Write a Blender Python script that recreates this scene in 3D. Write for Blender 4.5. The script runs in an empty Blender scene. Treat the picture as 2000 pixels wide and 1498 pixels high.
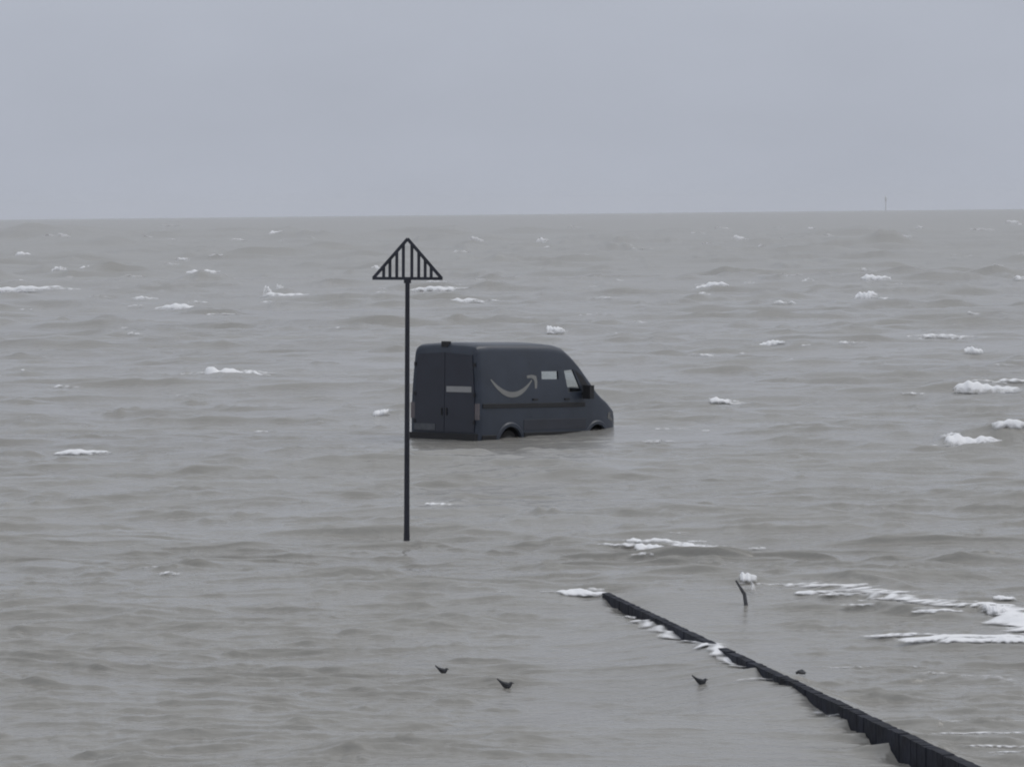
import bpy, bmesh, math, random
import numpy as np
from mathutils import Vector, Matrix

R = math.radians
scene = bpy.context.scene
col = scene.collection

# ---------------------------------------------------------------- camera
FPX, CAMZ = 7000.0, 5.5                  # focal length in photo pixels (2000 wide), height above the water
HORIZ = 415.0                            # photo row of the true horizon in mid frame
ROLL = 0.0105
pitch = math.atan((749 - HORIZ) / FPX)
r0 = Vector((1, 0, 0)); fw = Vector((0, math.cos(pitch), -math.sin(pitch))); u0 = Vector((0, math.sin(pitch), math.cos(pitch)))
rt = r0 * math.cos(ROLL) - u0 * math.sin(ROLL)
up = r0 * math.sin(ROLL) + u0 * math.cos(ROLL)
cam_d = bpy.data.cameras.new("camera"); cam = bpy.data.objects.new("camera", cam_d); col.objects.link(cam)
cam.matrix_world = Matrix(((rt.x, up.x, -fw.x, 0), (rt.y, up.y, -fw.y, 0), (rt.z, up.z, -fw.z, CAMZ), (0, 0, 0, 1)))
cam_d.sensor_width = 36; cam_d.lens = 36 * FPX / 2000
cam_d.clip_start = 0.5; cam_d.clip_end = 40000
scene.camera = cam

def at(px, py, z=0.0):
    """where the sight line of a photo pixel meets height z"""
    d = fw * FPX + rt * (px - 1000) - up * (py - 749)
    t = (z - CAMZ) / d.z
    return Vector((d.x * t, d.y * t, z))
def scale_at(p):                         # photo pixels per metre at a point
    return FPX / p.y

# ---------------------------------------------------------------- sky, sun, exposure
world = bpy.data.worlds.new("World"); scene.world = world; world.use_nodes = True
nt = world.node_tree; N = nt.nodes; L = nt.links; N.clear()
SUN_EL, SUN_AZ = R(48), R(62)           # azimuth measured clockwise from the view direction
out = N.new("ShaderNodeOutputWorld"); bg = N.new("ShaderNodeBackground"); bg.inputs[1].default_value = 0.1
sky = N.new("ShaderNodeTexSky"); sky.sky_type = 'NISHITA'; sky.sun_disc = False
sky.sun_elevation = SUN_EL; sky.sun_rotation = SUN_AZ; sky.air_density = 1.0; sky.dust_density = 6.0; sky.ozone_density = 1.0
tc = N.new("ShaderNodeTexCoord"); sep = N.new("ShaderNodeSeparateXYZ"); L.new(tc.outputs["Generated"], sep.inputs[0])
ramp = N.new("ShaderNodeValToRGB")       # the overcast layer brightens from the horizon to the zenith
ramp.color_ramp.elements[0].position = 0.0; ramp.color_ramp.elements[0].color = (.452, .484, .560, 1)
ramp.color_ramp.elements[1].position = 1.0; ramp.color_ramp.elements[1].color = (.74, .765, .815, 1)
e = ramp.color_ramp.elements.new(0.05); e.color = (.446, .479, .556, 1)
e = ramp.color_ramp.elements.new(0.3); e.color = (.54, .575, .645, 1)
L.new(sep.outputs["Z"], ramp.inputs[0])
mp = N.new("ShaderNodeMapping"); mp.inputs["Scale"].default_value = (1.0, 1.0, 2.6); L.new(tc.outputs["Generated"], mp.inputs[0])
nz = N.new("ShaderNodeTexNoise"); nz.inputs["Scale"].default_value = 9; nz.inputs["Detail"].default_value = 3; L.new(mp.outputs[0], nz.inputs["Vector"])
cr = N.new("ShaderNodeMapRange"); cr.inputs[1].default_value = .3; cr.inputs[2].default_value = .7; cr.inputs[3].default_value = 9.6; cr.inputs[4].default_value = 10.4
L.new(nz.outputs[0], cr.inputs[0])
cl = N.new("ShaderNodeVectorMath"); cl.operation = 'SCALE'; L.new(ramp.outputs[0], cl.inputs[0]); L.new(cr.outputs[0], cl.inputs["Scale"])
hs = N.new("ShaderNodeHueSaturation"); hs.inputs["Saturation"].default_value = .5; L.new(sky.outputs[0], hs.inputs["Color"])
mx = N.new("ShaderNodeMix"); mx.data_type = 'RGBA'; mx.inputs["Factor"].default_value = .93
L.new(hs.outputs[0], mx.inputs["A"]); L.new(cl.outputs[0], mx.inputs["B"])
L.new(mx.outputs["Result"], bg.inputs[0]); L.new(bg.outputs[0], out.inputs[0])
sd = bpy.data.lights.new("sun", 'SUN'); sd.energy = 0.6; sd.angle = R(25); sd.color = (1, .97, .92)
so = bpy.data.objects.new("sun", sd); col.objects.link(so)
sv = Vector((math.sin(SUN_AZ) * math.cos(SUN_EL), math.cos(SUN_AZ) * math.cos(SUN_EL), math.sin(SUN_EL)))
so.rotation_euler = sv.to_track_quat('Z', 'Y').to_euler()
vs = scene.view_settings; vs.view_transform = 'Standard'; vs.look = 'None'; vs.exposure = 0; vs.gamma = 1; vs.use_curve_mapping = False
scene.render.engine = 'CYCLES'
cy = scene.cycles; cy.use_denoising = True; cy.max_bounces = 6; cy.transparent_max_bounces = 16; cy.volume_bounces = 1
cy.pixel_filter_type = 'BLACKMAN_HARRIS'; cy.filter_width = 2.0      # the photograph is a soft telephoto shot

# ---------------------------------------------------------------- helpers
def tag(o, label=None, cat=None, group=None, kind=None):
    if label: o["label"] = label
    if cat: o["category"] = cat
    if group: o["group"] = group
    if kind: o["kind"] = kind
    return o

def empty(name, loc, rot=(0, 0, 0)):
    o = bpy.data.objects.new(name, None); col.objects.link(o); o.location = loc; o.rotation_euler = rot
    o.empty_display_size = .2
    return o

def sharp(me, deg=32, smooth=True):
    bm = bmesh.new(); bm.from_mesh(me)
    for f in bm.faces: f.smooth = smooth
    for ed in bm.edges:
        if len(ed.link_faces) == 2 and ed.calc_face_angle(0) > R(deg): ed.smooth = False
    bm.to_mesh(me); bm.free()

def build(name, bm, mat, parent=None, smooth=True, deg=32, bevel=0, normals=True):
    if bevel:
        eds = [ed for ed in bm.edges if len(ed.link_faces) == 2 and ed.calc_face_angle(0) > R(40)]
        bmesh.ops.bevel(bm, geom=eds, offset=bevel, segments=2, affect='EDGES', profile=.6, clamp_overlap=True)
    if normals: bmesh.ops.recalc_face_normals(bm, faces=bm.faces[:])
    me = bpy.data.meshes.new(name); bm.to_mesh(me); bm.free()
    me.materials.append(mat)
    sharp(me, deg, smooth)
    o = bpy.data.objects.new(name, me); col.objects.link(o)
    if parent: o.parent = parent
    return o

def box(bm, x0, x1, y0, y1, z0, z1):
    v = [bm.verts.new((x, y, z)) for z in (z0, z1) for x, y in ((x0, y0), (x1, y0), (x1, y1), (x0, y1))]
    for q in ((3, 2, 1, 0), (4, 5, 6, 7), (0, 1, 5, 4), (1, 2, 6, 5), (2, 3, 7, 6), (3, 0, 4, 7)): bm.faces.new([v[i] for i in q])
    return v

def tube(bm, pts, rads, n=14, cap=True):
    rings = []
    for i, p in enumerate(pts):
        a = Vector(pts[max(i - 1, 0)]); b = Vector(pts[min(i + 1, len(pts) - 1)])
        t = (b - a).normalized(); s = t.cross(Vector((0, 1, 0)))
        if s.length < .05: s = t.cross(Vector((1, 0, 0)))
        s.normalize(); q = t.cross(s)
        rings.append([bm.verts.new(Vector(p) + (s * math.cos(k * 2 * math.pi / n) + q * math.sin(k * 2 * math.pi / n)) * rads[i]) for k in range(n)])
    for a, b in zip(rings, rings[1:]):
        for k in range(n): bm.faces.new((a[k], a[(k + 1) % n], b[(k + 1) % n], b[k]))
    if cap: bm.faces.new(rings[0][::-1]); bm.faces.new(rings[-1])

def prism(bm, poly, axis, a, b):
    """closed prism of a 2-D outline extruded from a to b along axis (0 x, 1 y, 2 z)"""
    def P(u, v, w): return [(w, u, v), (u, w, v), (u, v, w)][axis]
    A = [bm.verts.new(P(u, v, a)) for u, v in poly]; B = [bm.verts.new(P(u, v, b)) for u, v in poly]
    n = len(poly)
    bm.faces.new(A); bm.faces.new(B[::-1])
    for i in range(n): bm.faces.new((A[i], B[i], B[(i + 1) % n], A[(i + 1) % n]))

def mat(name, c, rough=.5, metal=0, var=.15, nscale=6, bump=0, bscale=30, spec=.5, coat=0, coord="Object"):
    m = bpy.data.materials.new(name); m.use_nodes = True
    n = m.node_tree.nodes; l = m.node_tree.links; p = n["Principled BSDF"]
    p.inputs["Roughness"].default_value = rough; p.inputs["Metallic"].default_value = metal
    p.inputs["Specular IOR Level"].default_value = spec; p.inputs["Coat Weight"].default_value = coat
    t = n.new("ShaderNodeTexCoord"); a = n.new("ShaderNodeTexNoise"); a.inputs["Scale"].default_value = nscale; a.inputs["Detail"].default_value = 4
    l.new(t.outputs[coord], a.inputs["Vector"])
    r = n.new("ShaderNodeValToRGB"); r.color_ramp.elements[0].position = .3; r.color_ramp.elements[1].position = .7
    r.color_ramp.elements[0].color = tuple(v * (1 - var) for v in c) + (1,); r.color_ramp.elements[1].color = tuple(min(1, v * (1 + var)) for v in c) + (1,)
    l.new(a.outputs[0], r.inputs[0]); l.new(r.outputs[0], p.inputs["Base Color"])
    if bump:
        b = n.new("ShaderNodeTexNoise"); b.inputs["Scale"].default_value = bscale; b.inputs["Detail"].default_value = 5; l.new(t.outputs[coord], b.inputs["Vector"])
        bp = n.new("ShaderNodeBump"); bp.inputs["Strength"].default_value = bump; bp.inputs["Distance"].default_value = .02
        l.new(b.outputs[0], bp.inputs["Height"]); l.new(bp.outputs[0], p.inputs["Normal"])
    return m

M = {
    'paint': mat("van_paint", (.025, .034, .053), .45, var=.14, nscale=2.5, bump=.03, bscale=3, coat=.08),
    'door': mat("van_paint_rear_shade", (.016, .019, .032), .42, var=.14, nscale=2.5, coat=.15),  # body paint darkened: shade of the rear face put into the colour
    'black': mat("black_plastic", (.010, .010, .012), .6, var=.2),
    'rubber': mat("tyre_rubber", (.005, .005, .005), .9),
    'steel': mat("wheel_steel", (.02, .02, .022), .5, metal=.3),
    'sign': mat("pale_vinyl", (.30, .30, .30), .5, var=.06),
    'arrow': mat("grey_vinyl", (.23, .23, .22), .5, var=.08),
    'plate': mat("dull_plate", (.075, .08, .09), .5, var=.25, nscale=8),  # dark grey, mottled
    'lens': mat("tail_lens", (.13, .11, .115), .2, var=.1),
    'lamp': mat("head_lens", (.09, .09, .09), .2, var=.1),
    'seat': mat("seat_cloth", (.02, .02, .022), .9),
    'pole': mat("pole_paint", (.014, .015, .025), .55, var=.35, nscale=3, bump=.3, bscale=25),
    'topmark': mat("topmark_paint", (.022, .025, .038), .55, var=.3, nscale=5, bump=.2),
    'wood': mat("wet_timber", (.012, .014, .023), .7, var=.5, nscale=4, bump=.8, bscale=9, spec=.25),
    'bird': mat("dark_plumage", (.05, .052, .058), .8, var=.3, nscale=20),
    'far': mat("haze_pale_marker", (.75, .75, .75), .8),  # pale colour puts the haze of distance into the marker
    'stake': mat("weathered_stake", (.085, .087, .093), .75, var=.3, nscale=10, bump=.5, bscale=30),
}
def glass_mat():
    m = bpy.data.materials.new("window_glass"); m.use_nodes = True
    n = m.node_tree.nodes; l = m.node_tree.links; n.clear()
    o = n.new("ShaderNodeOutputMaterial"); t = n.new("ShaderNodeBsdfTransparent"); t.inputs[0].default_value = (.9, .92, .92, 1)
    g = n.new("ShaderNodeBsdfGlossy"); g.inputs["Roughness"].default_value = .03
    mm = n.new("ShaderNodeMixShader"); mm.inputs[0].default_value = .07
    l.new(t.outputs[0], mm.inputs[1]); l.new(g.outputs[0], mm.inputs[2]); l.new(mm.outputs[0], o.inputs[0])
    return m
M['glass'] = glass_mat()

# ---------------------------------------------------------------- sea: wave field
rng = np.random.default_rng(11)
def comps(n, l0, l1, spread, slope):
    lam = np.exp(rng.uniform(math.log(l0), math.log(l1), n)); th = rng.normal(0, spread, n) + R(6)
    k = 2 * math.pi / lam
    a = slope * math.sqrt(2 / n) / k
    return np.stack([k * np.sin(th), k * np.cos(th), rng.uniform(0, 2 * math.pi, n), a, lam], 1)
WAVES = np.concatenate([comps(16, 14, 48, .45, .016), comps(40, 3.0, 14, .42, .046), comps(80, .6, 3.2, .36, .07)])

def ridge(px0, py0, px1, py1, h, sf=.12, sb=.9, wob=.10):
    a, b = at(px0, py0), at(px1, py1)
    return (a.x, a.y, b.x, b.y, h, sf, sb, wob)
RIDGES = [
    ridge(1090, 1083, 1330, 1086, .17, .05, .6, .05), ridge(1200, 1086, 1470, 1088, .19, .045, .6, .05), ridge(1390, 1086, 1640, 1087, .17, .045, .6, .05), ridge(1040, 1066, 1190, 1068, .07),
    ridge(0, 1118, 230, 1128, .11), ridge(240, 1128, 580, 1138, .10), ridge(0, 1193, 460, 1212, .09),
    ridge(1180, 1008, 1640, 1012, .11, .14, 1.3), ridge(1215, 1138, 1450, 1138, .08, .08, .8), ridge(1500, 1147, 1780, 1156, .10, .09, .8),
    ridge(1880, 1034, 2100, 1024, .13), ridge(1680, 1104, 2080, 1108, .11), ridge(0, 1028, 240, 1026, .07),
    ridge(1630, 1420, 1840, 1424, .17, .12, .4, .05), ridge(1760, 1420, 2010, 1424, .05, .07, .5), ridge(1790, 1442, 2030, 1448, .05, .07, .5), ridge(1860, 1474, 2060, 1478, .04, .07, .5), ridge(1640, 1196, 2050, 1216, .10, .10, .9),
    ridge(1560, 1178, 1790, 1184, .08, .08, .8), ridge(0, 1380, 170, 1382, .05, .06, .6), ridge(340, 1390, 500, 1392, .04, .06, .6), ridge(180, 1462, 300, 1463, .05, .05, .5), ridge(180, 1486, 290, 1487, .05, .05, .5), ridge(100, 1440, 160, 1440, .05, .05, .5), ridge(620, 1478, 700, 1478, .04, .05, .5), ridge(190, 1258, 290, 1260, .06, .06, .6), ridge(290, 1278, 420, 1283, .05, .06, .6),
    ridge(1760, 1255, 2120, 1262, .09, .1, 1.0), ridge(1700, 1308, 2000, 1322, .05, .08, .8),
    ridge(340, 740, 560, 742, .22, .7, 2.5), ridge(1450, 678, 1720, 680, .25, .8, 3), ridge(1790, 764, 2010, 764, .3, .8, 3), ridge(1820, 868, 2060, 868, .3, .7, 2.4),
    ridge(0, 832, 160, 832, .12, .6, 2), ridge(1300, 870, 1800, 850, .1, .6, 2), ridge(1090, 893, 1190, 895, .08, .4, 1.2),
]
# the low wall runs from far end A to near end B, at ZT above the water
ZT = .16
GA, GB = at(1182, 1157, ZT), at(1905, 1498, ZT)
GD = Vector((GB.x - GA.x, GB.y - GA.y, 0)); GLEN = GD.length; GD.normalize(); GN = Vector((GD.y, -GD.x, 0))
if GN.x > 0: GN = -GN                    # the side towards the left of the picture
# how much of its face shows above the water on that side, by photo column
SHOW = [(1170, .05), (1185, .07), (1215, .15), (1260, .14), (1285, .07), (1310, .08), (1345, .12), (1372, .08), (1388, .02), (1402, .02), (1430, .09), (1462, .12), (1485, .03),
        (1510, .11), (1540, .08), (1558, .02), (1580, .09), (1610, .16), (1650, .13), (1664, .10), (1670, .22), (1684, .23), (1690, .19), (1704, .21), (1708, .27), (1736, .25), (1742, .20), (1756, .22), (1760, .29), (1788, .26), (1792, .31), (1815, .33), (1820, .27), (1850, .30), (1900, .28), (1950, .3), (2100, .3)]
def px_of(x, y, z):
    d = Vector((x, y, z - CAMZ)); return 1000 + FPX * d.dot(rt) / d.dot(fw)
GS = np.linspace(-3, GLEN + 12, 240)
GW = np.array([ZT - np.interp(px_of(GA.x + GD.x * s, GA.y + GD.y * s, 0), [a for a, b in SHOW], [b for a, b in SHOW]) for s in GS])

VANY = at(1060, 848).y
STEP = .31                               # mesh rows per picture row, inverse

GWS = np.convolve(np.pad(GW, 20, mode='edge'), np.hanning(41) / np.hanning(41).sum(), mode='valid')

def smooth(x, a, b):
    t = np.clip((x - a) / (b - a), 0, 1); return t * t * (3 - 2 * t)

def sea_h(x, y, waves=WAVES, local=True):
    x = np.asarray(x, float); y = np.asarray(y, float)
    d = np.hypot(x, y)
    step = STEP * d * d / (CAMZ * FPX * .512)           # mesh row spacing: waves shorter than that are left to the material
    h = np.zeros_like(d)
    gust = np.clip(.75 + .55 * np.sin(x * .31 + .9 * np.sin(y * .13)) * np.sin(y * .19 + 1.1 * np.sin(x * .17 + 2)) + .4 * np.sin(x * .09 - y * .07 + 1) , .25, 1.6)
    calm = .72 + .28 * smooth(d, 45, 80)
    for kx, ky, ph, a, lam in waves:
        w = np.clip((lam - 2.2 * step) / (2.0 * step + 1e-6), 0, 1)
        if not w.any(): continue
        sn = np.sin(kx * x + ky * y + ph)                # peaked crests, flat troughs
        h += a * w * (sn - .3 + .6 * sn * sn) * (gust if lam < 3.2 else 1)
    h = h * calm
    if local:
        for ax, ay, bx, by, hh, sf, sb, wob in RIDGES:
            dx, dy = bx - ax, by - ay; ln = math.hypot(dx, dy); tx, ty = dx / ln, dy / ln
            m = (np.abs(x - (ax + bx) / 2) < ln) & (np.abs(y - (ay + by) / 2) < 4 * sb + ln * .3)
            if not m.any(): continue
            X, Y = x[m] - ax, y[m] - ay
            s = (X * tx + Y * ty) / ln; c = -X * ty + Y * tx
            if tx < 0: c = -c
            c = c + wob * np.sin(s * ln * 1.3 + ax) + wob * .6 * np.sin(s * ln * 3.1 + ay)
            al = np.clip(1 - (2 * s - 1) ** 2, 0, 1) ** .7 * (.75 + .25 * np.sin(s * ln * 2.1 + ax * 3))
            h[m] += hh * al * np.where(c < 0, np.exp(-(c / sf) ** 2), np.exp(-np.abs(c / sb) ** 1.5))
        # the water against the low wall
        X, Y = x - GA.x, y - GA.y
        s = X * GD.x + Y * GD.y; c = X * GN.x + Y * GN.y
        lev = np.interp(s, GS, GWS); lev = lev + (np.interp(s, GS, GW) - lev) * np.exp(-(np.clip(c - .05, 0, 9) / .14) ** 2)
        on = (s > -2.5) & (s < GLEN + 12)
        wl = np.where(on, np.exp(-(np.clip(c - .1, 0, 9) / .9) ** 2), 0)
        wr = np.where(on, smooth(c, -.75, -.08), 0)
        w = np.where(c > -.03, wl, wr)
        bl = smooth(c, -.10, .0); lev = lev * bl + np.maximum(lev, .03) * (1 - bl)
        h = h * (1 - w) + (lev + .02 * np.sin(s * 7) * np.sin(s * 2.3)) * w
        dv = ((x - 1.2) / 6.0) ** 2 + ((y - VANY) / 7.0) ** 2          # slack water round the stranded van
        wv = np.exp(-dv ** 1.5)
        h = h * (1 - .9 * wv) - .075 * wv
    return h

# perspective-friendly fan of rows and columns
rows = [6.0]
while rows[-1] < 30: rows.append(rows[-1] + .5)
while rows[-1] < 9000:
    d = rows[-1]
    if 55.5 < d < 59.5: rows.append(d + .025); continue        # the breaking wave
    rows.append(d + min(max(.03, STEP * d * d / (CAMZ * FPX * .512)), 400))
rows = np.array(rows)
fine = np.linspace(-9.5, 9.5, 900)
side = 9.5 + 70.5 * np.linspace(0, 1, 70)[1:] ** 1.7
ang = np.radians(np.concatenate([-side[::-1], fine, side]))
D, A = np.meshgrid(rows, ang, indexing='ij')
SX = D * np.tan(np.clip(A, -R(80), R(80))) ; SY = D
lim = 9000.0
SX = np.clip(SX, -lim - 5 * np.abs(A), lim + 5 * np.abs(A))
SZ = sea_h(SX.ravel(), SY.ravel()).reshape(SX.shape)
# short steep wavelets: a sharp face towards the shore and a long back
wrng = np.random.default_rng(21)
def wavelets(n, small=False):
    yy = wrng.uniform(455, 1560, n); xx = wrng.uniform(-150, 2150, n)
    for px, py in zip(xx, yy):
        p = at(px, py); d = p.y; sc = FPX / d; st = STEP * d * d / (CAMZ * FPX * .512)
        big = wrng.uniform(0, 1) ** 2.2
        h = (1.4 + 7.0 * big) / sc; hl = wrng.uniform(30, 85 + 150 * big) / sc
        if small: h = wrng.uniform(.9, 2.6) / sc; hl = wrng.uniform(10, 42) / sc
        h *= 1.1 + .7 * float(smooth(d, 90, 260))
        if p.y < 50 and .2 < p.x < 3.6: h *= .35
        if ((p.x - 1.2) / 5) ** 2 + ((d - VANY) / 5) ** 2 < 1: h *= .35
        sf = max(1.0 * st, h * .4); sb = max(6 * sf, 9 * h); sl = wrng.normal(R(-3), R(9)); tl = math.tan(sl)
        bow = wrng.uniform(-.22, .12) * hl * .25
        i0, i1 = np.searchsorted(rows, [d - 3 * sf - hl * .4, d + 2.6 * sb + hl * .4])
        if i1 - i0 < 2: continue
        a0, a1 = math.atan((p.x - hl) / (d + sb)), math.atan((p.x + hl) / d)
        j0, j1 = np.searchsorted(ang, [min(a0, math.atan((p.x - hl) / d)), max(a1, math.atan((p.x + hl) / (d + sb)))])
        if j1 - j0 < 2: continue
        X = SX[i0:i1, j0:j1] - p.x; Y = SY[i0:i1, j0:j1] - d
        u = X / hl; c = Y - X * tl - bow * (1 - u * u)
        al = np.clip(1 - u * u, 0, 1) ** 1.1 * (.8 + .2 * np.sin(u * 7 + px))
        SZ[i0:i1, j0:j1] += h * al * np.where(c < 0, np.exp(-(c / sf) ** 2), np.exp(-np.abs(c / sb) ** 1.4) - .25 * np.exp(-((c - 1.6 * sb) / sb) ** 2) * (c > 0))
wavelets(3700); wavelets(6500, True)
edge = np.abs(A) > R(30); SZ[edge] *= .5
nr, nc = SX.shape
co = np.stack([SX, SY, SZ], -1).reshape(-1, 3).astype(np.float32)
idx = np.arange(nr * nc).reshape(nr, nc)
quads = np.stack([idx[:-1, :-1], idx[:-1, 1:], idx[1:, 1:], idx[1:, :-1]], -1).reshape(-1, 4).astype(np.int32)

def grid_mesh(name, co, quads, m, attr=None):
    me = bpy.data.meshes.new(name)
    me.vertices.add(len(co)); me.vertices.foreach_set("co", np.ascontiguousarray(co, dtype=np.float32).ravel())
    nq = len(quads)
    me.loops.add(nq * 4); me.loops.foreach_set("vertex_index", np.ascontiguousarray(quads, dtype=np.int32).ravel())
    me.polygons.add(nq); me.polygons.foreach_set("loop_start", np.arange(0, nq * 4, 4, dtype=np.int32))
    me.polygons.foreach_set("use_smooth", np.ones(nq, dtype=bool))
    me.update(calc_edges=True); me.validate()
    if attr is not None:
        a = me.attributes.new("foam", 'FLOAT', 'POINT'); a.data.foreach_set("value", np.asarray(attr, np.float32))
    me.materials.append(m)
    o = bpy.data.objects.new(name, me); col.objects.link(o)
    return o

def sea_mat():
    m = bpy.data.materials.new("silty_sea_water"); m.use_nodes = True
    n = m.node_tree.nodes; l = m.node_tree.links; p = n["Principled BSDF"]
    p.inputs["IOR"].default_value = 1.33; p.inputs["Roughness"].default_value = .2
    t = n.new("ShaderNodeTexCoord")
    a = n.new("ShaderNodeMapping"); a.inputs["Scale"].default_value = (.035, .10, 1); l.new(t.outputs["Object"], a.inputs[0])
    q = n.new("ShaderNodeTexNoise"); q.inputs["Scale"].default_value = 1; q.inputs["Detail"].default_value = 5; q.inputs["Roughness"].default_value = .6; l.new(a.outputs[0], q.inputs["Vector"])
    r = n.new("ShaderNodeValToRGB"); r.color_ramp.elements[0].position = .32; r.color_ramp.elements[1].position = .7
    r.color_ramp.elements[0].color = (.278, .267, .243, 1); r.color_ramp.elements[1].color = (.324, .313, .287, 1)      # clouds of silt in the water
    l.new(q.outputs[0], r.inputs[0]); l.new(r.outputs[0], p.inputs["Base Color"])
    b = n.new("ShaderNodeMapping"); b.inputs["Scale"].default_value = (1.1, 2.6, 1); l.new(t.outputs["Object"], b.inputs[0])
    w = n.new("ShaderNodeTexNoise"); w.inputs["Scale"].default_value = 1.6; w.inputs["Detail"].default_value = 5; w.inputs["Roughness"].default_value = .55; l.new(b.outputs[0], w.inputs["Vector"])
    bp = n.new("ShaderNodeBump"); bp.inputs["Strength"].default_value = .55; bp.inputs["Distance"].default_value = .09
    l.new(w.outputs[0], bp.inputs["Height"]); l.new(bp.outputs[0], p.inputs["Normal"])
    sx = n.new("ShaderNodeSeparateXYZ"); l.new(t.outputs["Object"], sx.inputs[0])      # open water is rougher than the shallows
    mr = n.new("ShaderNodeMapRange"); mr.interpolation_type = 'SMOOTHSTEP'
    for i_, v_ in enumerate((45, 420, .16, .31)): mr.inputs[i_ + 1].default_value = v_
    l.new(sx.outputs["Y"], mr.inputs[0]); l.new(mr.outputs[0], p.inputs["Roughness"])
    return m
sea = grid_mesh("sea", co, quads, sea_mat()); tag(sea, kind="structure")

# ---------------------------------------------------------------- foam: one object of lumpy crests and washes
FV, FQ, FA = [], [], []
frng = np.random.default_rng(5)
def wob1(u, k, ph): return sum(np.sin(u * f + p) / (i + 1) for i, (f, p) in enumerate(zip(k, ph)))
def surf(x, y):
    """height of the finished water surface"""
    x = np.asarray(x, float); y = np.asarray(y, float)
    i = np.clip(np.searchsorted(rows, y) - 1, 0, nr - 2); fi = np.clip((y - rows[i]) / (rows[i + 1] - rows[i]), 0, 1)
    a = np.arctan2(x, y); j = np.clip(np.searchsorted(ang, a) - 1, 0, nc - 2); fj = np.clip((a - ang[j]) / (ang[j + 1] - ang[j]), 0, 1)
    return (SZ[i, j] * (1 - fj) + SZ[i, j + 1] * fj) * (1 - fi) + (SZ[i + 1, j] * (1 - fj) + SZ[i + 1, j + 1] * fj) * fi
def at_sea(px, py):
    p = at(px, py)
    for _ in range(4): p = at(px, py, .5 * p.z + .5 * float(surf(p.x, p.y)))
    return p
def lace(U, V, n=14):
    """irregular strands, stretched along the crest"""
    f = np.zeros_like(U)
    for _ in range(n):
        ku = frng.uniform(.05, .42); kv = frng.uniform(.25, 1.3)
        f += np.sin(U * ku + V * kv * frng.choice((-1, 1)) + frng.uniform(0, 6.28) + .8 * np.sin(U * .11 + frng.uniform(0, 6.28)))
    return f / math.sqrt(n / 2)
def whitecap(px, py, w, h, a=1.0, slant=0.0, flat=.55, child=True):
    """a breaking crest w x h photo pixels large, standing at photo pixel (px, py) of its middle"""
    if child and a > .5:                   # broken strands trailing off the crest
        for _ in range(2 if w < 60 else 4):
            whitecap(px + frng.uniform(-.55, .9) * w, py + frng.uniform(-.35, .6) * h, w * frng.uniform(.35, .8), max(3.0, h * .3), a * frng.uniform(.3, .55), 0, .5, False)
    w *= 1.3; h *= 1.12
    b = at_sea(px, py + h * .35); s = scale_at(b)
    hw = w / s / 2; dep = min(h / s * flat * b.y / CAMZ, 2.2 * h / s + .3); zr = max(h / s - dep * CAMZ / b.y, .35 * h / s)
    nu = int(min(130, max(16, w * .9))); nv = 15
    U = np.linspace(-1, 1, nu); V = np.linspace(0, 1, nv)
    ph = frng.uniform(0, 6.28, 6); pk = frng.uniform(-.75, -.1); f1 = frng.uniform(1.5, 3.5); f2 = frng.uniform(4, 8)
    side_ = np.where(U < pk, (pk - U) / (1 + pk), (U - pk) / (1 - pk))
    env = np.clip(1 - side_ ** 1.6, 0, 1) ** .75 * (1 + .14 * np.sin(U * f1 * 3 + ph[0]) + .10 * np.sin(U * f2 * 3 + ph[1]))
    cy_ = .10 * dep * np.sin(U * f1 + ph[2]) + .06 * dep * np.sin(U * f2 + ph[4])
    i0 = sum(len(v) for v in FV)
    uu, vv = np.meshgrid(U, V, indexing='ij')
    hump = np.sin(math.pi * vv ** .8)
    x = b.x + uu * hw; y = b.y + cy_[:, None] + (vv - .3) * dep * (.5 + .5 * env[:, None])
    ground = surf(x, y); gm = np.median(ground); ground = np.clip(ground, gm - .35 * zr, gm + .35 * zr)
    z = ground + zr * (1.2 * hump - .10) * (.25 + .75 * env[:, None]) + slant * uu * hw
    lc = lace(uu * w / 2, vv * h * 1.2)
    f = a * (.35 + .65 * env[:, None]) * np.clip(env[:, None] * 3, 0, 1) * np.clip(hump, 0, 1) ** 1.1
    f = np.clip(f + .17 * lc * np.sqrt(np.clip(f, 0, 1)) * (1.15 - f), 0, 1) * np.clip(hump * 3, 0, 1) * np.clip((1 - np.abs(uu)) * 5, 0, 1)
    FV.append(np.stack([x, y, z], -1).reshape(-1, 3)); FA.append(f.ravel())
    ii = i0 + np.arange(nu * nv).reshape(nu, nv)
    FQ.append(np.stack([ii[:-1, :-1], ii[1:, :-1], ii[1:, 1:], ii[:-1, 1:]], -1).reshape(-1, 4))

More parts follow.
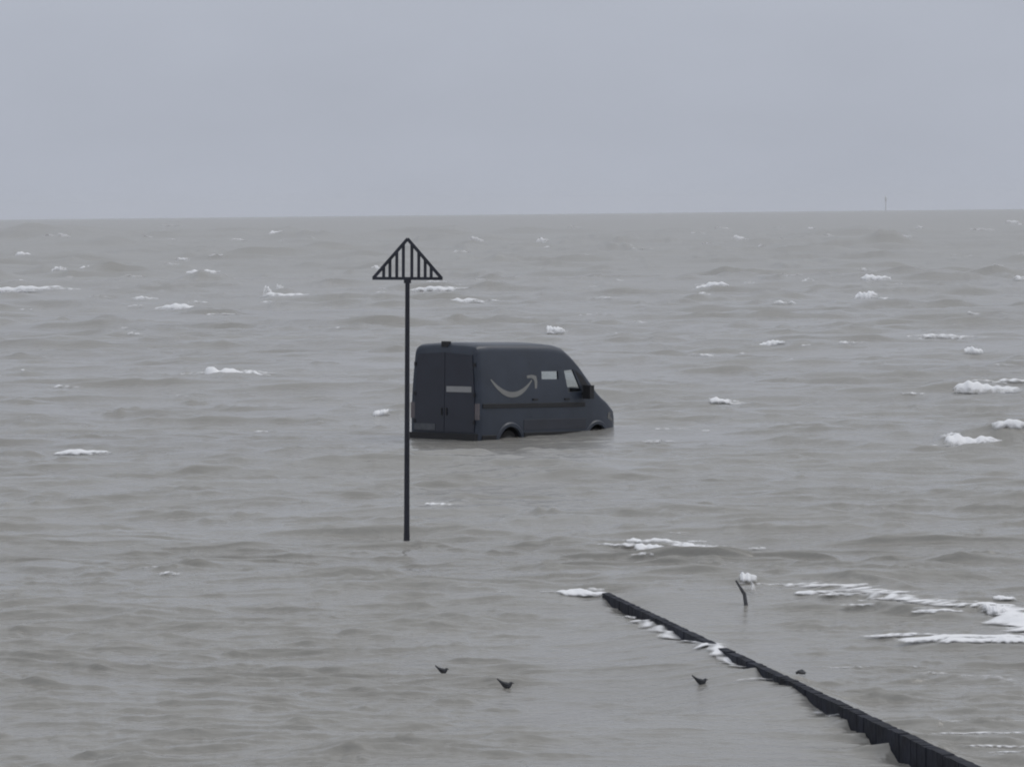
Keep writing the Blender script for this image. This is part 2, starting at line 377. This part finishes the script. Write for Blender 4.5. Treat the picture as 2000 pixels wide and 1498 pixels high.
def wash(pts, a=1.0, lift=.02):
    """foam lying on the water along a line of (photo x, photo y, width in metres across)"""
    P = []
    for (x0, y0, w0), (x1, y1, w1) in zip(pts, pts[1:]):
        n = max(6, int(math.hypot(x1 - x0, y1 - y0) / 2.5))
        for i in range(n):
            t = i / n; P.append((x0 + (x1 - x0) * t, y0 + (y1 - y0) * t, w0 + (w1 - w0) * t))
    P.append(pts[-1]); nv = 13; n = len(P)
    C = [at(p[0], p[1]) for p in P]
    ph = frng.uniform(0, 6.28, 6)
    vx, vf = [], []
    for i, c in enumerate(C):
        t = (C[min(i + 1, n - 1)] - C[max(i - 1, 0)]).normalized(); nn = Vector((-t.y, t.x, 0))
        wd = P[i][2] * (1 + .35 * math.sin(i * .5 + ph[0]) + .25 * math.sin(i * 1.3 + ph[1]))
        en = min(1, i / 8, (n - 1 - i) / 8) * (.75 + .25 * math.sin(i * .8 + ph[2]))
        for j in range(nv):
            v = j / (nv - 1) * 2 - 1
            q = c + nn * (v * wd / 2); vx.append((q.x, q.y)); vf.append(a * en * (1 - v * v) * (1 + .3 * math.sin(v * 5 + i * .7 + ph[3])))
    vx = np.array(vx); vf = np.array(vf); ii_ = np.repeat(np.arange(n), nv) * 2.5; jj_ = np.tile(np.arange(nv), n) * 1.3
    vf = np.clip(vf + .22 * lace(vx[:, 0] * 4.5, vx[:, 1] * 11) * np.sqrt(np.clip(vf, 0, 1)) * (1.2 - np.clip(vf, 0, 1)), 0, 1)
    z = surf(vx[:, 0], vx[:, 1]) + lift + .02 * vf
    i0 = sum(len(v) for v in FV)
    FV.append(np.column_stack([vx, z])); FA.append(vf)
    ii = i0 + np.arange(n * nv).reshape(n, nv)
    FQ.append(np.stack([ii[:-1, :-1], ii[1:, :-1], ii[1:, 1:], ii[:-1, 1:]], -1).reshape(-1, 4))

CAPS = [
 (125,462,24,7,.45),(45,502,28,10,.8),(115,529,26,9,.8),(167,527,28,9,.85),(55,567,116,11,1,.04),(357,511,26,7,.6),(393,531,54,8,.9),(470,471,32,5,.4),(540,459,28,7,.6),(290,464,22,4,.25),
 (285,584,44,6,.55),(268,600,34,5,.35),(357,603,92,11,1),(523,572,16,16,.6),(547,563,14,9,.5),(562,579,84,8,.8),(620,580,40,4,.3),(726,576,44,8,.8),(850,559,84,11,1),(910,590,64,8,.85),
 (736,521,20,8,.55),(932,470,22,7,.6),(903,493,30,5,.35),(1060,472,22,8,.6),(1445,467,24,8,.55),(1392,560,58,9,.95),(1375,576,28,6,.5),(1712,545,52,12,1),(1692,580,38,14,1,.1),(1086,646,32,13,1),
 (1508,669,46,9,.8),(1595,671,60,6,.5),(1665,670,46,5,.35),(1850,657,100,7,.55),(1812,658,24,7,.6),(1902,686,32,12,.95),(1928,751,112,20,1),(1852,562,40,5,.5),(1797,448,16,8,.35),(1920,450,46,5,.35),
 (1980,436,26,7,.55),(1994,545,24,8,.6),(1408,781,38,8,.85),(1455,782,70,5,.35),(1903,847,100,26,1),(1985,845,80,12,.9),(440,727,70,14,1),(495,729,66,6,.6),(380,730,60,4,.25),(744,806,28,11,.9,.25),
 (160,884,92,9,.9),(852,983,40,6,.55),(340,442,44,4,.2),(1950,520,26,4,.3),(1530,470,14,7,.25),(1180,585,60,4,.25),(1450,691,34,4,.2),(1070,543,60,4,.2),(640,780,60,4,.2),(1250,486,30,4,.2),
 (1275,1068,60,20,.95),(1300,1060,90,12,.8),(1345,1064,60,10,.7),(1246,1056,40,10,.7),(1400,1066,80,8,.6),(1225,1064,50,7,.5),(1200,1064,60,5,.35),(1485,1070,40,7,.4),(1136,1158,86,13,.95),(1160,1148,40,8,.5),(1462,1130,30,16,.75),(1472,1150,10,26,.4),(1540,1142,56,5,.35),
 (1594,1156,70,9,.75),(1650,1160,90,6,.45),(1740,1168,120,6,.45),(1832,1190,90,7,.65),(1945,1188,36,22,.85),(1962,1168,40,9,.75),(1690,1186,90,6,.4),(1890,1241,230,15,1,0,.6),(1990,1247,90,14,.95,0,.6),(332,1119,36,7,.45),
 (1560,1142,130,5,.4),(1690,1153,190,6,.5),(1830,1172,150,6,.45),(1760,1236,130,8,.5),(1960,1247,220,12,.8,0,.6),(1900,1407,190,5,.3),(1930,1430,200,5,.45),(1965,1450,150,6,.45),(1955,1467,220,6,.75),(1720,1300,200,4,.2),(1880,1312,200,4,.25),(300,1112,50,4,.25),(1330,1040,40,4,.2),(1410,1005,80,4,.25),(980,1155,40,4,.2),(1840,870,60,4,.25),(1960,712,50,4,.2),
]
for c in CAPS: whitecap(*c)
for _ in range(85):                        # many small faint ones between the large crests
    y_ = 445 + 420 * frng.uniform(0, 1) ** 1.5
    whitecap(frng.uniform(-20, 2020), y_, frng.uniform(16, 34 + .13 * (y_ - 440)), frng.uniform(3, 5.5), frng.uniform(.12, .38), 0, .5, False)
wash([(1905, 1182, .25), (1945, 1192, .6), (1975, 1206, .7), (2030, 1236, .8)], 1.0)
wash([(1206, 1200, .1), (1236, 1218, .22), (1268, 1234, .34), (1300, 1248, .3), (1336, 1268, .2)], .5)
wash([(1340, 1262, .15), (1366, 1270, .38), (1388, 1280, .36), (1410, 1296, .3), (1436, 1312, .2)], .75)
wash([(1405, 1306, .15), (1440, 1316, .3), (1495, 1322, .2)], .5)
wash([(1580, 1386, .2), (1610, 1400, .3), (1655, 1410, .2)], .3)
wash([(1440, 1338, .3), (1480, 1342, .5), (1540, 1346, .2)], .28)
wash([(1560, 1156, .4), (1640, 1166, .9), (1740, 1180, .7), (1850, 1192, .8), (1990, 1200, .6)], .6)
wash([(1330, 1070, .5), (1420, 1072, .8), (1520, 1078, .4)], .25)
wash([(1750, 1300, .2), (1850, 1310, .4), (1990, 1322, .3)], .2)
wash([(820, 985, .4), (860, 984, .8), (900, 986, .3)], .3)

def foam_mat():
    m = bpy.data.materials.new("sea_foam"); m.use_nodes = True
    n = m.node_tree.nodes; l = m.node_tree.links; p = n["Principled BSDF"]
    p.inputs["Base Color"].default_value = (.90, .90, .91, 1); p.inputs["Roughness"].default_value = .9; p.inputs["Specular IOR Level"].default_value = .1
    at_ = n.new("ShaderNodeAttribute"); at_.attribute_name = "foam"
    t = n.new("ShaderNodeTexCoord"); q = n.new("ShaderNodeTexNoise"); q.inputs["Scale"].default_value = 7; q.inputs["Detail"].default_value = 6; l.new(t.outputs["Object"], q.inputs["Vector"])
    a = n.new("ShaderNodeMath"); a.operation = 'MULTIPLY_ADD'; l.new(q.outputs[0], a.inputs[0]); a.inputs[1].default_value = .5; a.inputs[2].default_value = -.25
    s = n.new("ShaderNodeMath"); s.operation = 'ADD'; l.new(at_.outputs["Fac"], s.inputs[0]); l.new(a.outputs[0], s.inputs[1])
    r = n.new("ShaderNodeMapRange"); r.interpolation_type = 'SMOOTHSTEP'; r.inputs[1].default_value = -.02; r.inputs[2].default_value = .70
    l.new(s.outputs[0], r.inputs[0])
    mn = n.new("ShaderNodeMath"); mn.operation = 'MULTIPLY'; l.new(r.outputs[0], mn.inputs[0])
    r2 = n.new("ShaderNodeMapRange"); r2.inputs[1].default_value = 0; r2.inputs[2].default_value = .2; l.new(at_.outputs["Fac"], r2.inputs[0]); l.new(r2.outputs[0], mn.inputs[1])
    l.new(mn.outputs[0], p.inputs["Alpha"])
    return m
foam = grid_mesh("sea_foam", np.concatenate(FV), np.concatenate(FQ), foam_mat(), np.concatenate(FA))
tag(foam, "white foam of breaking wave crests scattered over the grey sea", "foam", kind="stuff")

# ---------------------------------------------------------------- haze
hb = bmesh.new(); box(hb, -9800, 9800, -40, 9700, -4, 42)
hm = bpy.data.materials.new("haze_air"); hm.use_nodes = True
n = hm.node_tree.nodes; n.clear(); o_ = n.new("ShaderNodeOutputMaterial"); v_ = n.new("ShaderNodeVolumePrincipled")
v_.inputs["Color"].default_value = (.9, .92, .97, 1); v_.inputs["Density"].default_value = .00006; v_.inputs["Anisotropy"].default_value = 0.0
hm.node_tree.links.new(v_.outputs[0], o_.inputs["Volume"])
haze = build("haze", hb, hm, smooth=False); tag(haze, "thin sea haze over the water", "haze", kind="stuff")

# ---------------------------------------------------------------- beacon pole with slatted triangle
def sea_at(p): return float(surf(p.x, p.y))
bp_ = at(793, 1056); bs = scale_at(bp_)
beacon = empty("beacon_pole", (bp_.x, bp_.y, -.8)); tag(beacon, "tall thin dark pole topped by a slatted triangle, standing in the sea", "beacon")
HB = .8 + (1056 - 545) / bs              # pole top above the bed
top = HB + (545 - 465) / bs
beacon.rotation_euler = (0, R(.85), 0)
b = bmesh.new(); tube(b, [(0, 0, 0), (0, 0, .8), (0, 0, HB * .6), (0, 0, HB)], [.052, .048, .042, .038], 18); build("post", b, M['pole'], beacon)
b = bmesh.new(); tube(b, [(0, 0, .72), (0, 0, .93)], [.053, .051], 18); build("collar", b, M['pole'], beacon)
TW = 137 / bs / 2; TH = top - HB
b = bmesh.new()
def strip(bm, p, q, w, t=.03):
    p, q = Vector(p), Vector(q); d_ = (q - p).normalized(); s_ = Vector((-d_.z, 0, d_.x)) * w / 2
    A_ = [(c.x, c.z) for c in (p + s_, q + s_, q - s_, p - s_)]; prism(bm, A_, 1, -t / 2, t / 2)
fr = build("triangle_frame", (lambda bm: (strip(bm, (-TW, 0, HB + .02), (TW, 0, HB + .02), .05, .034), strip(bm, (-TW + .012, 0, HB + .02), (0.004, 0, HB + TH), .055, .040), strip(bm, (TW - .012, 0, HB + .02), (-.004, 0, HB + TH), .055, .046), bm)[-1])(b), M['topmark'], beacon, smooth=False)
for xz in (-348, -257, -157, -61, 63, 164, 258, 346):
    x = xz / 7.49 / bs
    zt_ = HB + .02 + (TH - .02) * (1 - abs(x) / TW)
    b = bmesh.new(); box(b, x - .026, x + .026, -.012, .012, HB + .045, zt_ - .02); build("slat", b, M['topmark'], beacon, smooth=False)
b = bmesh.new(); box(b, -.06, .06, -.03, .03, HB - .06, HB - .006); build("bracket", b, M['pole'], beacon, bevel=.006)

# ---------------------------------------------------------------- delivery van
TH_V = R(36.5); PITCH = R(2.2)
VL, WB0 = 5.5, 1.1
XP = [0, .04, .12, .5, 2.6, 2.95, 3.2, 3.45, 3.75, 4.4, 4.6, 4.8, 5.15, 5.35, 5.45, 5.5]
ZP = [2.60, 2.67, 2.715, 2.735, 2.74, 2.715, 2.655, 2.49, 2.24, 1.60, 1.46, 1.36, 1.15, .98, .82, .64]
def zt(x): return float(np.interp(x, XP, ZP))
def wf(x):                                # plan taper
    w = float(np.interp(x, [0, .03, .1, .3, 4.2, 4.6, 4.9, 5.15, 5.33, 5.45, 5.5], [.955, .98, .995, 1, 1, .985, .955, .90, .80, .68, .58]))
    return w
def W(z, x):
    w = float(np.interp(z, [.3, .6, .9, 1.25, 1.6, 2.1, 2.5, 2.75], [1.0, 1.025, 1.03, 1.03, 1.015, .975, .93, .90]))
    return w * wf(x)
ZB = .30
def section(x, ins):
    z1 = zt(x) - ins; zb = ZB + ins
    r = float(np.interp(x, [0, .12, 3.0, 3.6, 4.5, 5.5], [.14, .17, .20, .12, .10, .08]))
    zs = max(z1 - r, zb + .05); r = z1 - zs
    pts = []
    for k in range(15):
        z = zb + (zs - zb) * k / 14; pts.append((-(W(z, x) - ins), z))
    w = W(zs, x) - ins
    for k in range(1, 6):
        a = k / 5 * math.pi / 2; pts.append((-(w - r * (1 - math.cos(a))), zs + r * math.sin(a)))
    yl = w - r
    crown = .035 if x < 3.2 else .05
    for k in range(1, 5): pts.append((-yl * (1 - k / 5), z1 + crown * (1 - (1 - k / 5) ** 2)))
    pts.append((0, z1 + crown))
    return pts + [(-y, z) for y, z in pts[-2::-1]]
def loft(ins):
    bm = bmesh.new()
    xs = sorted(set(np.round(np.concatenate([np.array(XP), np.linspace(.12, 2.6, 9), np.linspace(2.6, 4.6, 17), np.linspace(4.6, 5.5, 12)]), 3)))
    if ins: xs = [x for x in xs if ins < x < VL - 2 * ins]
    rings = [[bm.verts.new((x, y, z)) for y, z in section(x, ins)] for x in xs]
    n = len(rings[0])
    for a, c in zip(rings, rings[1:]):
        for k in range(n): bm.faces.new((a[k], c[k], c[(k + 1) % n], a[(k + 1) % n]))
    bm.faces.new(rings[0]); bm.faces.new(rings[-1][::-1])
    return bm
def raw(name, bm):
    bmesh.ops.recalc_face_normals(bm, faces=bm.faces[:])
    me = bpy.data.meshes.new(name); bm.to_mesh(me); bm.free(); o = bpy.data.objects.new(name, me); col.objects.link(o); return o
def carve(target, cutters):
    for c in cutters:
        md = target.modifiers.new("cut", 'BOOLEAN'); md.operation = 'DIFFERENCE'; md.solver = 'EXACT'; md.object = c
    dg = bpy.context.evaluated_depsgraph_get(); dg.update()
    me = bpy.data.meshes.new_from_object(target.evaluated_get(dg)); target.modifiers.clear()
    old = target.data; target.data = me; bpy.data.meshes.remove(old)
    for c in cutters: m_ = c.data; bpy.data.objects.remove(c); bpy.data.meshes.remove(m_)

rear_px = at(934, 857)                    # waterline at the near corner
fwd = Vector((math.sin(TH_V), math.cos(TH_V), 0)); lf = Vector((-math.cos(TH_V), math.sin(TH_V), 0))
WATER = .54
org = rear_px + lf * 1.05; org.z = -WATER
van = empty("delivery_van", org)
zx = (fwd * math.cos(PITCH) - Vector((0, 0, 1)) * math.sin(PITCH)).normalized(); zz = zx.cross(lf)
van.matrix_world = Matrix.Identity(4) @ Matrix(((zx.x, lf.x, zz.x, org.x), (zx.y, lf.y, zz.y, org.y), (zx.z, lf.z, zz.z, org.z), (0, 0, 0, 1))) @ Matrix.Diagonal((1.13, 1.05, 1.04, 1))
tag(van, "dark blue-grey delivery van with a curved arrow on its side, half sunk in the sea", "van")

AX = (1.12, 4.42); ZW = .36
DOORW = [(3.16, 2.10), (3.50, 2.13), (3.80, 1.60), (3.28, 1.58)]
SLOT = [(2.30, 2.09), (2.93, 2.09), (2.93, 1.90), (2.30, 1.90)]
body = raw("body", loft(0))
cut = [raw("c", loft(.05))]
for ax in AX:
    c = bmesh.new(); prism(c, [(ax + .43 * math.cos(k * math.pi / 14), ZW + .43 * math.sin(k * math.pi / 14)) for k in range(28)], 1, -1.4, 1.4); cut.append(raw("c", c))
c = bmesh.new(); prism(c, DOORW, 1, -1.3, 1.3); cut.append(raw("c", c))
c = bmesh.new(); prism(c, SLOT, 1, -1.3, -.5); cut.append(raw("c", c))
c = bmesh.new()                            # windscreen opening
def wsp(x, o): return (x + o * .7, zt(x) + o * .72)
prism(c, [wsp(3.52, .3), wsp(4.34, .3), wsp(4.34, -.16), wsp(3.52, -.16)], 1, -.80, .80); cut.append(raw("c", c))
carve(body, cut)
body.data.materials.clear(); body.data.materials.append(M['paint']); sharp(body.data, 30); body.parent = van

def skin(poly, out_=.006, thick=.012, n=1, right=True):
    """a thin panel lying on the van's side: outline in (x, z)"""
    bm = bmesh.new(); sg = -1 if right else 1
    A_ = [bm.verts.new((x, sg * (W(z, x) + out_), z)) for x, z in poly]; B_ = [bm.verts.new((x, sg * (W(z, x) + out_ - thick), z)) for x, z in poly]
    k = len(poly)
    bm.faces.new(A_); bm.faces.new(B_[::-1])
    for i in range(k): bm.faces.new((A_[i], B_[i], B_[(i + 1) % k], A_[(i + 1) % k]))
    return bm
def sweep(xs, z0, z1, out_, right=True):   # a moulding along the side
    bm = bmesh.new(); sg = -1 if right else 1; rr = []
    for x in xs:
        pr = [(z0, -.01), (z0 + .012, out_), (z1 - .012, out_), (z1, -.01)]
        rr.append([bm.verts.new((x, sg * (W(z, x) + o), z)) for z, o in pr])
    for a, b_ in zip(rr, rr[1:]):
        for k in range(3): bm.faces.new((a[k], a[k + 1], b_[k + 1], b_[k]))
    bm.faces.new(rr[0]); bm.faces.new(rr[-1][::-1])
    return bm
for right in (True, False):
    build("side_moulding", sweep([.10, .2, 1, 2, 3, 3.9], 1.22, 1.34, .020, right), M['black'], van)
    build("sill_wet_shade", sweep([1.62, 2.2, 3, 3.9], .34, .64, .014, right), M['black'], van)  # sill whose black also carries the wet and shade near the waterline
    build("sill_wet_shade", sweep([.10, .3, .6], .34, .60, .014, right), M['black'], van)  # added strip: wet and shade above the waterline put in as black
    build("lower_trim", sweep([1.60, 2.2, 3, 3.95], .68, .95, .006, right), M['door'], van)
    sg = -1 if right else 1
    for ax in AX:                          # arch lips
        bm = bmesh.new(); rr = []
        for k in range(17):
            a = math.pi * k / 16; ca, sa = math.cos(a), math.sin(a); ring = []
            for rad, o in ((.425, -.03), (.43, .02), (.50, .025), (.545, -.01)):
                x, z = ax + rad * ca, ZW + rad * sa; ring.append(bm.verts.new((x, sg * (W(z, x) + o), z)))
            rr.append(ring)
        for a, b_ in zip(rr, rr[1:]):
            for k in range(3): bm.faces.new((a[k], a[k + 1], b_[k + 1], b_[k]))
        build("wheel_arch", bm, M['paint'], van)
        ln_ = bmesh.new(); prism(ln_, [(ax + .44 * math.cos(k * math.pi / 14), max(ZW + .44 * math.sin(k * math.pi / 14), ZB - .1)) for k in range(28)], 1, *sorted((sg * .55, sg * .60)))
        a1 = [(ax + .445 * math.cos(k * math.pi / 14), ZW + .445 * math.sin(k * math.pi / 14)) for k in range(15)]
        for (xa, za), (xb, zb_) in zip(a1, a1[1:]):
            ln_.faces.new([ln_.verts.new(v) for v in ((xa, sg * .6, za), (xb, sg * .6, zb_), (xb, sg * .97, zb_), (xa, sg * .97, za))])
        build("wheel_liner", ln_, M['rubber'], van)
        wh = bmesh.new(); y0 = sg * .98
        tube(wh, [(ax, y0, ZW), (ax, y0 - sg * .01, ZW), (ax, y0 - sg * .22, ZW), (ax, y0 - sg * .23, ZW)], [.27, .33, .33, .27], 28)
        wo = build("wheel", wh, M['rubber'], van)
        hb_ = bmesh.new(); tube(hb_, [(ax, y0 + sg * .004, ZW), (ax, y0 + sg * .012, ZW), (ax, y0 + sg * .018, ZW)], [.21, .20, .08], 24); build("rim", hb_, M['steel'], wo)
    # cab door glass, mirror, lamps
    build("cab_window", skin(DOORW, -.02, .006, right=right), M['glass'], van)
    build("quarter_window", skin([(3.56, 2.12), (3.86, 1.96), (4.16, 1.64), (3.87, 1.62)], .004, .008, right=right), M['black'], van)
    bm = bmesh.new(); box(bm, 3.76, 3.92, sg * 1.08, sg * 1.29, 1.42, 1.75); mo = build("wing_mirror", bm, M['black'], van, bevel=.055)
    bm = bmesh.new(); box(bm, 3.80, 3.88, sg * .96, sg * 1.09, 1.50, 1.58); build("mirror_arm", bm, M['black'], mo)
    build("headlight", skin([(4.84, .94), (5.10, .84), (5.26, .84), (5.20, .94), (5.0, 1.08), (4.88, 1.06)], .006, .03, right=right), M['lamp'], van)
    y0, y1 = sorted((sg * .885, sg * 1.0))
    bm = bmesh.new(); box(bm, -.012, .08, y0, y1, .96, 1.34); build("tail_light", bm, M['lens'], van, bevel=.015)
    build("seam", skin([(3.03, 2.2), (3.045, 2.2), (3.045, .72), (3.03, .72)], .003, .01, right=right), M['black'], van)
    build("seam", skin([(1.86, 2.3), (1.875, 2.3), (1.875, .98), (1.86, .98)], .003, .01, right=right), M['black'], van)
    build("door_handle", skin([(3.12, 1.40), (3.30, 1.40), (3.30, 1.44), (3.12, 1.44)], .03, .03, right=right), M['black'], van)
    if right: build("door_handle", skin([(1.92, 1.40), (2.10, 1.40), (2.10, 1.44), (1.92, 1.44)], .03, .03), M['black'], van)
    # rear door leaf
    def rear(y0, y1, z0, z1): return sorted((sg * y0, sg * y1)) + [z0, z1]
    a_ = rear(.012, .865, .66, 2.50)
    bm = bmesh.new(); prism(bm, [(sg * .007, .66), (sg * .875, .66), (sg * .875, 1.5), (sg * .80, 2.48), (sg * .007, 2.53)], 0, -.022, .01)
    dl = build("rear_door", bm, M['door'], van, bevel=.008)
    a_ = rear(.06, .09, 1.05, 1.22); bm = bmesh.new(); box(bm, -.045, -.02, *a_); build("handle", bm, M['black'], dl, bevel=.005)
    for z in (.85, 1.5, 2.2):
        a_ = rear(.84, .90, z, z + .09); bm = bmesh.new(); box(bm, -.035, -.018, *a_); build("hinge", bm, M['black'], dl, bevel=.004)
    if right:
        bm = bmesh.new(); box(bm, -.030, -.021, -.79, -.06, 1.60, 1.735); sp_ = build("sign_panel", bm, M['sign'], dl)
        sp_["label"] = "pale blank strip across the rear door"
    else:
        bm = bmesh.new(); box(bm, -.034, -.021, .26, .88, .69, .84); build("number_plate", bm, M['plate'], dl)
bm = bmesh.new(); box(bm, -.09, .12, -.97, .97, .36, .63); build("rear_bumper", bm, M['black'], van, bevel=.03)
bm = bmesh.new(); box(bm, -.01, .12, -.06, .12, 2.66, 2.79); build("brake_light", bm, M['black'], van, bevel=.045)
build("side_window", skin(SLOT, -.02, .006), M['glass'], van)
bm = bmesh.new()
q = [bm.verts.new((x, y, zt(x) + .022)) for x, y in ((3.5, -.79), (3.5, .79), (4.36, .79), (4.36, -.79))]; bm.faces.new(q)
build("windscreen", bm, M['glass'], van)
bm = bmesh.new(); box(bm, 4.1, 4.5, -.8, .8, 1.1, 1.34); build("dashboard", bm, M['seat'], van, bevel=.03)
for y in (-.5, .5):
    bm = bmesh.new(); box(bm, 2.75, 3.25, y - .25, y + .25, .85, 1.02); box(bm, 2.68, 2.82, y - .24, y + .24, 1.0, 1.60); so_ = build("seat", bm, M['seat'], van, bevel=.03)
    bm = bmesh.new(); box(bm, 2.68, 2.78, y - .12, y + .12, 1.62, 1.80); build("headrest", bm, M['seat'], so_, bevel=.03)
# curved arrow on the right side
bm = bmesh.new(); rows_ = []
NA = 28
for i in range(NA + 1):
    t = i / NA; x = .42 + 1.50 * t
    zc = 1.88 - .35 * (1 - (2 * t - 1.03) ** 2) + .02 * t
    wd = .035 + .095 * math.sin(math.pi * min(t * 1.05, 1)) ** .8
    sl = 1.40 * (2 * t - 1.03) / 1.50; nl = math.hypot(1, sl)
    rows_.append([(x + sl / nl * wd / 2 * s, zc - s * wd / 2 / nl) for s in (1, -1)])
vv_ = [[bm.verts.new((x, -(W(z, x) + o), z)) for x, z in r_ for o in (.006, -.004)] for r_ in rows_]
for a, b_ in zip(vv_, vv_[1:]):
    for k, j in ((0, 2), (2, 3), (3, 1), (1, 0)): bm.faces.new((a[k], a[j], b_[j], b_[k]))
bm.faces.new([vv_[0][k] for k in (0, 2, 3, 1)]); bm.faces.new([vv_[-1][k] for k in (0, 1, 3, 2)])
ar = [(1.74, 1.99), (1.94, 2.01), (2.09, 1.98), (2.12, 1.84), (2.09, 1.68), (2.02, 1.68), (2.02, 1.84), (1.985, 1.90), (1.90, 1.935), (1.75, 1.925)]
A_ = [bm.verts.new((x, -(W(z, x) + .007), z)) for x, z in ar]; B_ = [bm.verts.new((x, -(W(z, x) - .004), z)) for x, z in ar]
bm.faces.new(A_)
for i in range(len(ar)): bm.faces.new((A_[i], B_[i], B_[(i + 1) % len(ar)], A_[(i + 1) % len(ar)]))
o = build("curved_arrow", bm, M['arrow'], van, smooth=False)

# ---------------------------------------------------------------- low groyne wall
random.seed(4)
gy = bmesh.new(); GWID = .10; s_ = 0.0
while s_ < GLEN + 8:
    ln = random.uniform(.10, .20); near = s_ / GLEN; j = lambda k: random.uniform(-k, k)
    th = GWID * (1 + .25 * near) / 2; o1 = j(.004); t1 = ZT + j(.002 + .004 * near); lean = j(.003)
    c0 = GA + GD * s_; c1 = GA + GD * (s_ + ln - .003)
    P = lambda c, u, z: (c.x + GN.x * u, c.y + GN.y * u, z)
    lo = [gy.verts.new(P(c, u + o1, -1.2)) for c, u in ((c0, th), (c1, th), (c1, -th), (c0, -th))]
    hi = [gy.verts.new(P(c, u + o1 + lean, t1 + j(.004))) for c, u in ((c0, th), (c1, th), (c1, -th), (c0, -th))]
    gy.faces.new(lo[::-1]); gy.faces.new(hi)
    for k in range(4): gy.faces.new((lo[k], lo[(k + 1) % 4], hi[(k + 1) % 4], hi[k]))
    s_ += ln
gr = build("groyne", gy, M['wood'], smooth=False); tag(gr, "long dark low groyne wall slanting out into the water at lower right", "groyne")

# ---------------------------------------------------------------- stakes in the shallows
def stake(px0, py0, px1, py1, w0, w1, label, group=None, back=0.0, bend=.45):
    b0 = at_sea(px0, py0); s = scale_at(b0)
    e_ = empty("stake", (b0.x, b0.y, b0.z - .5))
    tip = ((px1 - px0) / s, back, (py0 - py1) / s); k = .5 / max(tip[2], .02)
    g = .6 if bend > .3 else 0
    pts = [(-tip[0] * g, -back, .0), (-tip[0] * g * .4, -back * .3, .42), (0, 0, .5), (tip[0] * bend, back * .5, .5 + tip[2] * .45), (tip[0], tip[1], .5 + tip[2])]
    bm = bmesh.new(); tube(bm, pts, [w0 / s * .5, w0 / s * .52, w0 / s * .5, (w0 * .6 + w1 * .4) / s * .45, w1 / s * .45], 10)
    for v in bm.verts: v.co += Vector((random.uniform(-1, 1), random.uniform(-1, 1), random.uniform(-1, 1))) * .006
    me = build("stake", bm, M['stake'], deg=50)
    me.location = e_.location; bpy.data.objects.remove(e_)
    tag(me, label, "stake", group)
    return me
def bird(px, py, k, label):
    """a small dark shorebird sitting on the water, tail raised towards the left"""
    b0 = at_sea(px, py + 5 * k); sc = scale_at(b0) / k
    prof = [(-15, 16, 1.0), (-11, 12.5, 1.7), (-7, 9, 2.8), (-3, 6, 4.6), (1, 4, 5.8), (4.5, 3.8, 5.4), (7, 5.5, 3.9), (8.6, 7.6, 3.1), (10.2, 8.2, 2.4), (11.4, 8.0, 1.0), (14, 7.4, .45)]
    bm = bmesh.new(); tube(bm, [(x / sc, 0, z / sc) for x, z, q in prof], [q / sc for x, z, q in prof], 14)
    o = build("bird", bm, M['bird'], deg=80); o.location = (b0.x, b0.y, b0.z)
    for sd_ in (-1, 1):                      # folded wings
        bm = bmesh.new(); tube(bm, [(5 / sc, sd_ * 4.6 / sc, 5.5 / sc), (0, sd_ * 5.2 / sc, 6.5 / sc), (-6 / sc, sd_ * 3.0 / sc, 9.5 / sc), (-13 / sc, sd_ * 1.0 / sc, 14.5 / sc)], [1.2 / sc, 2.4 / sc, 1.7 / sc, .5 / sc], 10)
        build("wing", bm, M['bird'], o, deg=80)
    tag(o, label, "bird", "small birds in the shallows")
bird(864, 1309, .95, "small dark bird on the water below the beacon pole, tail up to the left")
bird(988, 1337, 1.15, "largest dark bird on the water, midway between the beacon pole and the groyne")
bird(1368, 1330, 1.1, "slender grey bird on the water close to the left side of the groyne")
stake(1457, 1181, 1438, 1133, 9, 4, "bent thin post with a white splash breaking against it, beyond the groyne", bend=.15)
# drift pieces just right of the groyne
def drift(px, py, w, h, label):
    p = at_sea(px, py); s = scale_at(p); bm = bmesh.new()
    tube(bm, [(-w / s / 2, 0, 0), (-w / s / 4, .02, .01), (w / s / 6, 0, .015), (w / s / 2, -.02, 0)], [h / s * .25, h / s * .5, h / s * .55, h / s * .2], 9)
    for v in bm.verts: v.co += Vector((random.uniform(-1, 1), random.uniform(-1, 1), random.uniform(-1, 1))) * .008
    o = build("driftwood", bm, M['stake'], deg=50); o.location = (p.x, p.y, sea_at(p) + .03); tag(o, label, "driftwood"); return o
drift(1564, 1317, 18, 8, "small dark driftwood floating just right of the groyne")

# ---------------------------------------------------------------- far marker on the horizon
fp = at(1730, 412.5); fs = scale_at(fp)
far = empty("sea_marker", (fp.x, fp.y, -1)); tag(far, "tiny faint marker rising above the far horizon", "sea marker")
hh = (412.5 - 383) / fs + 1
b = bmesh.new(); tube(b, [(0, 0, 0), (0, 0, hh * .6), (0, 0, hh)], [1.3, 1.1, .8], 10); build("post", b, M['far'], far)
b = bmesh.new(); tube(b, [(0, 0, hh * .66), (0, 0, hh * .72), (0, 0, hh * .9), (0, 0, hh * .95)], [1.2, 2.3, 2.3, 1.2], 12); build("cage", b, M['far'], far)
